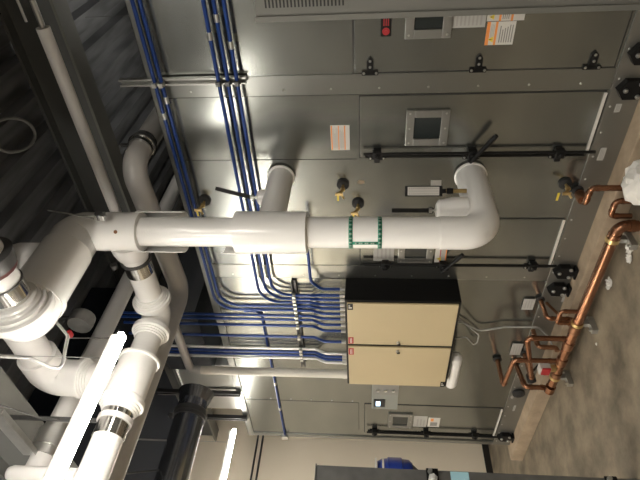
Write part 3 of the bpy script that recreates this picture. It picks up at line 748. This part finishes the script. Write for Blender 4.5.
# two conduits high on the cream wall
for i, yy in enumerate((258, 263)):
    q = P(yy, 437, x=XL + .02)
    MB().cyl((XL + .02, -3.1, q.z), (XL + .02, 5.2, q.z), .012, M['dstrut'], 10).build('conduit', None, None, '%s of two dark conduits running level along the cream wall' % ('upper' if i == 0 else 'lower'), 'conduit')
# ------------------------------------------------------------------ lamps
def lamp(x, y0, y1, z, label, m='lamp'):
    t = empty('fluorescent_lamp', (x, (y0 + y1) / 2, z), label, 'lamp', 'fluorescent strip lamps')
    MB().box((x - .025, y0, z - .012), (x + .025, y1, z + .0195), M[m], bev=.008).build('diffuser', None, t)
    MB().box((x - .012, y0 + .005, z + .02), (x + .012, y1 - .005, z + .06), M['lampw'], bev=.005).build('housing', None, t)
    for yv in (y0 + .15, y1 - .15): MB().cyl((x, yv, z + .06), (x, yv, ZC + .01), .002, M['cable'], 6).build('hanging_wire', None, t)
    return t
lamp(-2.06, .20, 1.62, 2.86, 'glowing fluorescent strip lamp hanging beside the white branch main')
lamp(-5.28, 1.40, 2.86, 3.045, 'glowing strip lamp hanging in front of the cream wall by the far end')
lamp(-3.75, -.3, 1.1, 3.15, 'strip lamp hanging just outside the lower left of the picture')
lamp(-.12, .2, 1.6, 3.3, 'strip lamp hanging to the right of the riser, outside the picture')
for k, (lx, ly) in enumerate(((-1.0, -1.9), (-5.1, -2.2), (1.6, -1.9), (-6.0, -1.9))):  # fill lamps added out of view to brighten the pipes from the front
    lamp(lx, ly, ly + 1.45, 3.4, 'added fill lamp hanging unseen behind the camera, %s' % ('straight behind it', 'left of the middle', 'the rightmost', 'the farthest left')[k], 'lampfill')
lamp(-1.3, 4.25, 5.15, 3.25, 'unseen lamp added over the air handler roof to light the deck', 'lampdeck')  # added where the unit hides it, to light the deck beyond the beam
lamp(-4.05, 4.75, 5.15, 3.25, 'strip lamp over the air handler roof beside the rectangular duct') if 0 else None
# ------------------------------------------------------------------ wires and rods overhead
cable([P(0, 405, z=3.3), P(40, 418, z=3.3), P(80, 421, z=3.3), P(84, 421, z=3.6)], .004, 'thin grey tie wire crossing the bottom left below the roof beam', .02, name='wire', cat='wire', m='dstrut')
cable([P(68, 338, y=1.75), P(112, 338, y=1.9), P(119, 330, y=1.95)], .004, 'thin grey wire from the red fitting to the lamp end', .02, name='wire', cat='wire', m='dstrut')
cable([P(-12, 355, z=3.0), P(30, 358, z=3.0), P(50, 367, z=3.0), P(62, 369, z=3.0), P(65, 350, z=3.0), P(68, 336, z=3.05), V((-1.9, 1.62, 3.2))], .008, 'grey flexible cable sagging under the large coupling cover', .05)
cable([P(120, 474, z=3.2), P(150, 471, z=3.2), P(182, 468, z=3.24)], .006, 'thin wire stretched level towards the dark round duct', .02, name='wire', cat='wire', m='dstrut')
vb = P(83, 318, z=3.3)
va = empty('control_valve', vb, 'grey geared valve body with red fitting behind the large elbow', 'valve')
MB().lathe(vb, (0, -1, 0), [(-.02, .02), (-.02, .07), (.0, .075), (.02, .07), (.02, .076), (.06, .07), (.06, .03)], M['post'], 14).build('valve_body', None, va)
rb = P(70, 334, z=3.25)
MB().box(rb + V((-.022, -.012, -.012)), rb + V((.022, .012, .012)), M['red'], bev=.005).build('red_fitting', None, va)
MB().cyl(vb, vb + V((0, 0, .5)), .01, M['dstrut'], 8).build('valve_stem', None, va)
v2 = V((RX + .37, JY, 3.25))
vv = empty('black_valve', v2, 'dark valve with a dull red flange at the left picture edge', 'valve')
MB().lathe(v2, (1, 0, 0), [(-.03, .09), (-.03, .11), (.04, .12), (.05, .09)], M['dstrut'], 24).build('valve_body', None, vv)
MB().lathe(v2 + V((-.05, 0, 0)), (1, 0, 0), [(0, .105), (.018, .105)], mat('dull_red_flange', (.12, .03, .03), .5), 18).build('flange', None, vv)
MB().cyl(v2, v2 + V((0, 0, .6)), .012, M['dstrut'], 8).build('valve_stem', None, vv)
# coil of cable under the deck
cc = P(13, 137, z=3.93); pts = []
for i in range(25):
    a = math.radians(-150 + 275 * i / 24); pts.append(P(12 + 23 * math.cos(a), 135 + 17 * math.sin(a), z=3.99))
MB().sweep(pts, .011, M['cable'], 8).build('cable_loop', None, None, 'pale loop of cable hanging below the dark roof deck', 'cable')
# diagonal angle brace bottom left
a_, b_ = P(3, 412, z=3.45), P(42, 458, z=3.45)
d = (b_ - a_).normalized(); s = d.cross(Zv).normalized() * .015
MB().prism([a_ + s, a_ - s, a_ - s + V((0, 0, .004)), a_ + s + V((0, 0, .004))], b_ - a_, M['strut']).prism([a_ + s, a_ + s * .8, a_ + s * .8 + V((0, 0, .12)), a_ + s + V((0, 0, .12))], b_ - a_, M['strut']).build('angle_brace', None, None, 'small slanting steel angle brace in the dark bottom left corner', 'brace')
# hardware at riser top
h = P(96, 216, y=2.10)
hw = empty('pipe_hanger', h, 'small steel hanger hardware clipped above the top sleeve of the riser', 'hanger')
MB().sweep([h + V((0, 0, -.06)), h + V((0, 0, .09))], .005, M['steel'], 8).cyl(h + V((-.015, 0, -.02)), h + V((.02, 0, -.02)), .022, M['dstrut'], 12).box(h + V((-.02, -.02, -.05)), h + V((.015, .02, .0)), M['steel'], bev=.004).build('rod_and_nut', None, hw)
MB().sweep([h + V((-.02, 0, .02)), h + V((.0, .02, .16)), h + V((0, .05, .30))], .004, M['cable'], 6).build('tie_wire', None, hw)
# ------------------------------------------------------------------ copper manifold
cu = empty('copper_manifold', (-2.5, 2.3, 0), 'copper pipe manifold lying in front of the concrete pad on strut feet', 'copper piping')
cr = .023
MZ = .115
mA, mB = P(620, 229, z=MZ), P(551, 381, z=MZ); my = (mA.y + mB.y) / 2
def cpipe(pts, r, R=None, m='copper', name='copper_pipe', rings=()):
    o = MB().sweep(fillet(pts, R or r * 1.6, 6), r, M[m], 18)
    pts = [V(p) for p in pts]
    for i in range(1, len(pts) - 1):            # soldered cups at each elbow
        for q in (pts[i - 1], pts[i + 1]):
            d = q - pts[i]; L = d.length
            if L < r * 3: continue
            d.normalize(); o.lathe(pts[i] + d * (r * 1.7), d, [(0, r * 1.02), (0, r * 1.13), (r * 1.0, r * 1.13), (r * 1.0, r * 1.02)], M[m], 16)
    return o.build(name, None, cu)
MR = .034
cpipe([(mB.x, my, MZ), (mA.x, my, MZ), (mA.x + .0, my, .004)], MR, .05)
for k in range(3):
    pass
for px in (549, 555, 561, 568, 575):  # wrought fittings along the main
    q = P(px, 381 - (px - 551) * 2.2, z=MZ)
    MB().lathe((q.x, my, MZ), (1, 0, 0), [(-.035, MR), (-.035, MR * 1.15), (.035, MR * 1.15), (.035, MR)], M['copper'] if px < 555 else M['coppert'], 20).build('copper_fitting', None, cu)
for px, py in ((617, 247), (578, 325), (557, 383)):
    q = P(px, py, z=MZ)
    f = MB().box((q.x - .02, my - .075, .0), (q.x + .02, my + .05, .04), M['strut'], bev=.002)
    f.box((q.x - .006, my - .065, .04), (q.x + .006, my - .055, .055), M['steel']); f.box((q.x - .015, my - .02, .041), (q.x + .015, my + .02, MZ - MR), M['strut'])
    f.build('strut_foot', None, cu)
    MB().lathe((q.x, my, MZ), (1, 0, 0), [(-.014, MR), (-.014, MR * 1.2), (.014, MR * 1.2), (.014, MR)], M['brass'], 20).build('pipe_clamp', None, cu)
def wallport(px, py, r):
    q = W(px, py); MB().lathe((q.x, D - .0127, q.z), (0, -1, 0), [(0, r * 1.9), (.008, r * 1.9), (.012, r * 1.3)], M['rubber'], 20).build('pipe_grommet', None, cu); return q
# branch by the upper right
q = wallport(577, 189, .018); yb = D - .16
xa = P(597, 188, y=yb).x; za = q.z - .02
cpipe([(q.x, D - .013, q.z), (q.x, yb, q.z), (xa, yb, q.z), (xa, yb, .06), (xa + .02, 2.36, .06), (mA.x + .22, 2.3, .06)], .018)
MB().lathe((q.x, D - .05, q.z), (0, -1, 0), [(0, .03), (.05, .034), (.07, .03)], M['coppert'], 18).build('valve_cap', None, cu)
q = W(607, 214, .18)
y2 = D - .22; qa, qb = P(610, 216, y=y2), P(617, 201, y=y2)
cpipe([(qa.x, y2, .03), (qa.x, y2, qa.z), (qb.x, y2, qa.z), (qb.x, y2, .03)], .017)
# drop with the capped grommet, nearest the pressure label
q = wallport(540, 298, .016); y3 = D - .20; xz = P(549, 321, y=y3)
cpipe([(q.x, D - .013, q.z), (q.x, y3, q.z), (q.x, y3, MZ + .0), (q.x, my + MR * .5, MZ)], .016)
# little loop beside it
y4 = 2.50; a_ = P(560, 309, y=y4); b_ = P(561, 317, y=y4)
cpipe([(a_.x, my + .02, MZ), (a_.x, my + .02, a_.z), (b_.x - .04, my + .02, a_.z), (b_.x - .04, my + .02, MZ)], .015)
# big looped branch
y5 = 2.47; a_ = P(527, 338, y=y5); 
q = wallport(524, 352, .018)
cpipe([(q.x, D - .013, q.z), (q.x, y5, q.z), (a_.x, y5, a_.z), (a_.x, y5, MZ), (a_.x, my + .02, MZ)], .020)
a_ = P(533, 347, y=2.50); b_ = P(543, 358, y=2.50)
cpipe([(a_.x, 2.66, .30), (a_.x, 2.5, .30), (a_.x, 2.5, .17), (a_.x, my + .01, .17)], .018, m='coppert')
# the two lowest drops
q = wallport(497, 358, .019); y6 = 2.45; a_ = P(503, 387, y=y6); b_ = P(514, 360, y=y6)
y6 = P(503, 387, z=q.z).y
b_ = P(515, 360, y=y6)
cpipe([(q.x, D - .013, q.z), (q.x, y6, q.z), (b_.x, y6, q.z - .02), (b_.x, y6, MZ + .04), (b_.x, my + .02, MZ + .0)], .019)
q = wallport(515, 362, .019); y7 = P(521, 388, z=q.z).y
cpipe([(q.x, D - .013, q.z), (q.x, y7, q.z - .03), (q.x, y7, MZ), (mB.x - .06, y7, MZ), (mB.x - .06, my, MZ)], .021)
q = P(546, 320, y=2.45)
cpipe([(q.x - .12, D - .013, .24), (q.x - .12, my + .01, MZ)], .011, m='coppert')
# valve with red handle and white tag
vq = P(543, 368, y=2.45)
MB().box(vq + V((-.045, -.03, -.05)), vq + V((.03, .03, .03)), M['white'], bev=.004).build('white_tag', None, cu)
MB().box(vq + V((-.03, -.045, -.04)), vq + V((.045, -.031, .02)), M['red'], bev=.003).build('red_handle', None, cu)
MB().lathe(vq + V((0, 0, -.09)), (0, 0, 1), [(0, .03), (.05, .03)], M['brass'], 14).build('valve_body', None, cu)
bq = P(531, 378, y=2.5); MB().lathe(bq, (0, -1, 0), [(-.04, .02), (-.03, .035), (.03, .035), (.04, .015)], M['black'], 16).sweep(fillet([bq, bq + V((.08, -.03, .04)), bq + V((.12, .05, -.05)), bq + V((.2, -.02, -.1))], .03), .009, M['black'], 8).build('black_actuator', None, cu)
q = W(524, 397, .04)
bk = MB().lathe((W(518, 391).x, D - .015, W(518, 391).z), (0, -1, 0), [(0, .055), (.02, .055), (.03, .03)], M['rubber'], 20).build('rubber_collar', None, cu)
# ------------------------------------------------------------------ paper scraps on the floor
def scrap(px, py, sz, label, seed, name='paper_scrap'):
    rnd = random.Random(seed); c = P(px, py, z=.0); t = bmesh.new(); bmesh.ops.create_icosphere(t, subdivisions=3, radius=1)
    for v in t.verts:
        k = (.45 + .9 * rnd.random()) if sz < .1 else (.85 + .22 * rnd.random()); v.co = V((v.co.x * sz * k, v.co.y * sz * k, (v.co.z * (.35 if sz < .1 else .8) + .36) * sz * k))
    zm = min(v.co.z for v in t.verts)
    for v in t.verts: v.co = v.co + V((c.x, c.y, .0005 - zm))
    mb = MB(); mb.merge(t, M['paper']); mb.build(name, None, None, label, 'paper', 'paper scraps on the floor')
scrap(664, 183, .13, 'large crumpled white paper on the floor by the copper end, biggest of the scraps', 1, 'crumpled_paper')
scrap(632, 248, .035, 'torn white paper scrap on the floor just beside the first strut foot', 2)
scrap(631, 258, .028, 'small white scrap on the floor below the torn piece by the first strut foot', 3)
scrap(611, 283, .035, 'lone white scrap on the floor beside the middle of the copper main', 4)
scrap(597, 344, .010, 'tiny white crumb on bare concrete floor', 5)
# ------------------------------------------------------------------ post, blue motor
PY = 1.20
pq = P(317, 470, y=PY); px0 = min(P(480, 472, y=PY - .05).x, P(480, 472, y=PY + .05).x)
po = empty('steel_post', (px0 - .04, PY, 0), 'grey steel post standing upright along the bottom edge of the picture', 'post')
ptop = P(316, 474, y=PY).z
pc = MB()
w_ = .05
pc.box((px0 - 2 * w_, PY - w_, .012), (px0, PY + w_, ptop), M['post'], bev=.006); pc.build('post_tube', None, po)
MB().box((px0 - 2 * w_ - .005, PY - w_ - .005, ptop + .0005), (px0 + .005, PY + w_ + .005, ptop + .006), M['post'], bev=.002).build('top_cap', None, po)
MB().box((px0 - .17, PY - .12, 0), (px0 + .07, PY + .12, .0115), M['post'], bev=.002).build('base_plate', None, po)
for pxx in (435, 628):
    z = P(pxx, 468, y=PY).z
    k = MB().box((px0 + .0005, PY - w_ - .004, z - .030), (px0 + .010, PY + w_ + .004, z + .030), M['black'], bev=.003)
    k.box((px0 - .04, PY - w_ - .010, z - .030), (px0 + .010, PY - w_ - .0005, z + .030), M['black'], bev=.003)
    k.lathe((px0 + .010, PY - .0, z), (1, 0, 0), [(0, .024), (.012, .024), (.013, .013), (.030, .012)], M['wcond'], 6)
    k.lathe((px0 + .010, PY + .035, z + .012), (1, 0, 0), [(0, .012), (.02, .011)], M['steel'], 8)
    k.build('bolt_clamp', None, po)
z = P(457, 473, y=PY - w_).z; z2 = P(477, 473, y=PY - w_).z
MB().box((px0 + .0002, PY - .005, z2), (px0 + .0015, PY + w_ - .005, z), M['cyan']).build('tape_piece', None, po, 'strip of pale blue tape')
# motor: upright blue drum on a pedestal
MX_, MY_ = None, 1.45
m0, m1 = P(377, 468, y=MY_), P(414, 468, y=MY_)
mc = P(395, 475, y=MY_); rr = .115
mo = empty('blue_motor', (mc.x - .04, MY_, 0), 'blue ribbed motor cap showing behind the grey post', 'motor')
c = V((mc.x - .045, MY_, m1.z)); hh = m0.z - m1.z
MB().lathe(c, Zv, [(0, rr * .80), (.02, rr * .94), (hh * .28, rr * .97), (hh * .30, rr * 1.04), (hh * .68, rr * 1.04), (hh * .70, rr * .98), (hh * .86, rr * .94), (hh, rr * .80)], M['blued'], 36).build('motor_cap', None, mo)
for zq in (.80, .985):
    MB().lathe(c + Zv * hh * zq, Zv, [(0, rr * .95), (0, rr * .985), (.012, rr * .975), (.012, rr * .93)], M['white'], 36).build('white_band', None, mo)
MB().lathe((c.x, c.y, 0), Zv, [(0, .06), (.02, .06), (.02, .045), (c.z - .05, .045), (c.z, .085)], M['post'], 24).build('pedestal', None, mo)
# ------------------------------------------------------------------ camera, world, output
cam = bpy.data.cameras.new('camera'); co = bpy.data.objects.new('camera', cam); COL.objects.link(co); SC.camera = co
cam.sensor_fit = 'HORIZONTAL'; cam.sensor_width = 36; cam.lens = F / 640 * 36; cam.clip_start = .02
# image axes in the world
right = V((_X[0], _Y[0], _Z[0])); down = V((_X[1], _Y[1], _Z[1])); fwd = V((_X[2], _Y[2], _Z[2]))
R = Matrix((right, -down, -fwd)).transposed()
co.matrix_world = Matrix.Translation(CAM) @ R.to_4x4()
w = bpy.data.worlds.new('world'); SC.world = w; w.use_nodes = True
w.node_tree.nodes['Background'].inputs[0].default_value = (.5, .5, .5, 1); w.node_tree.nodes['Background'].inputs[1].default_value = .05
vs = SC.view_settings; vs.view_transform = 'Standard'; vs.look = 'None'; vs.exposure = 1.3; vs.gamma = 1; vs.use_curve_mapping = False
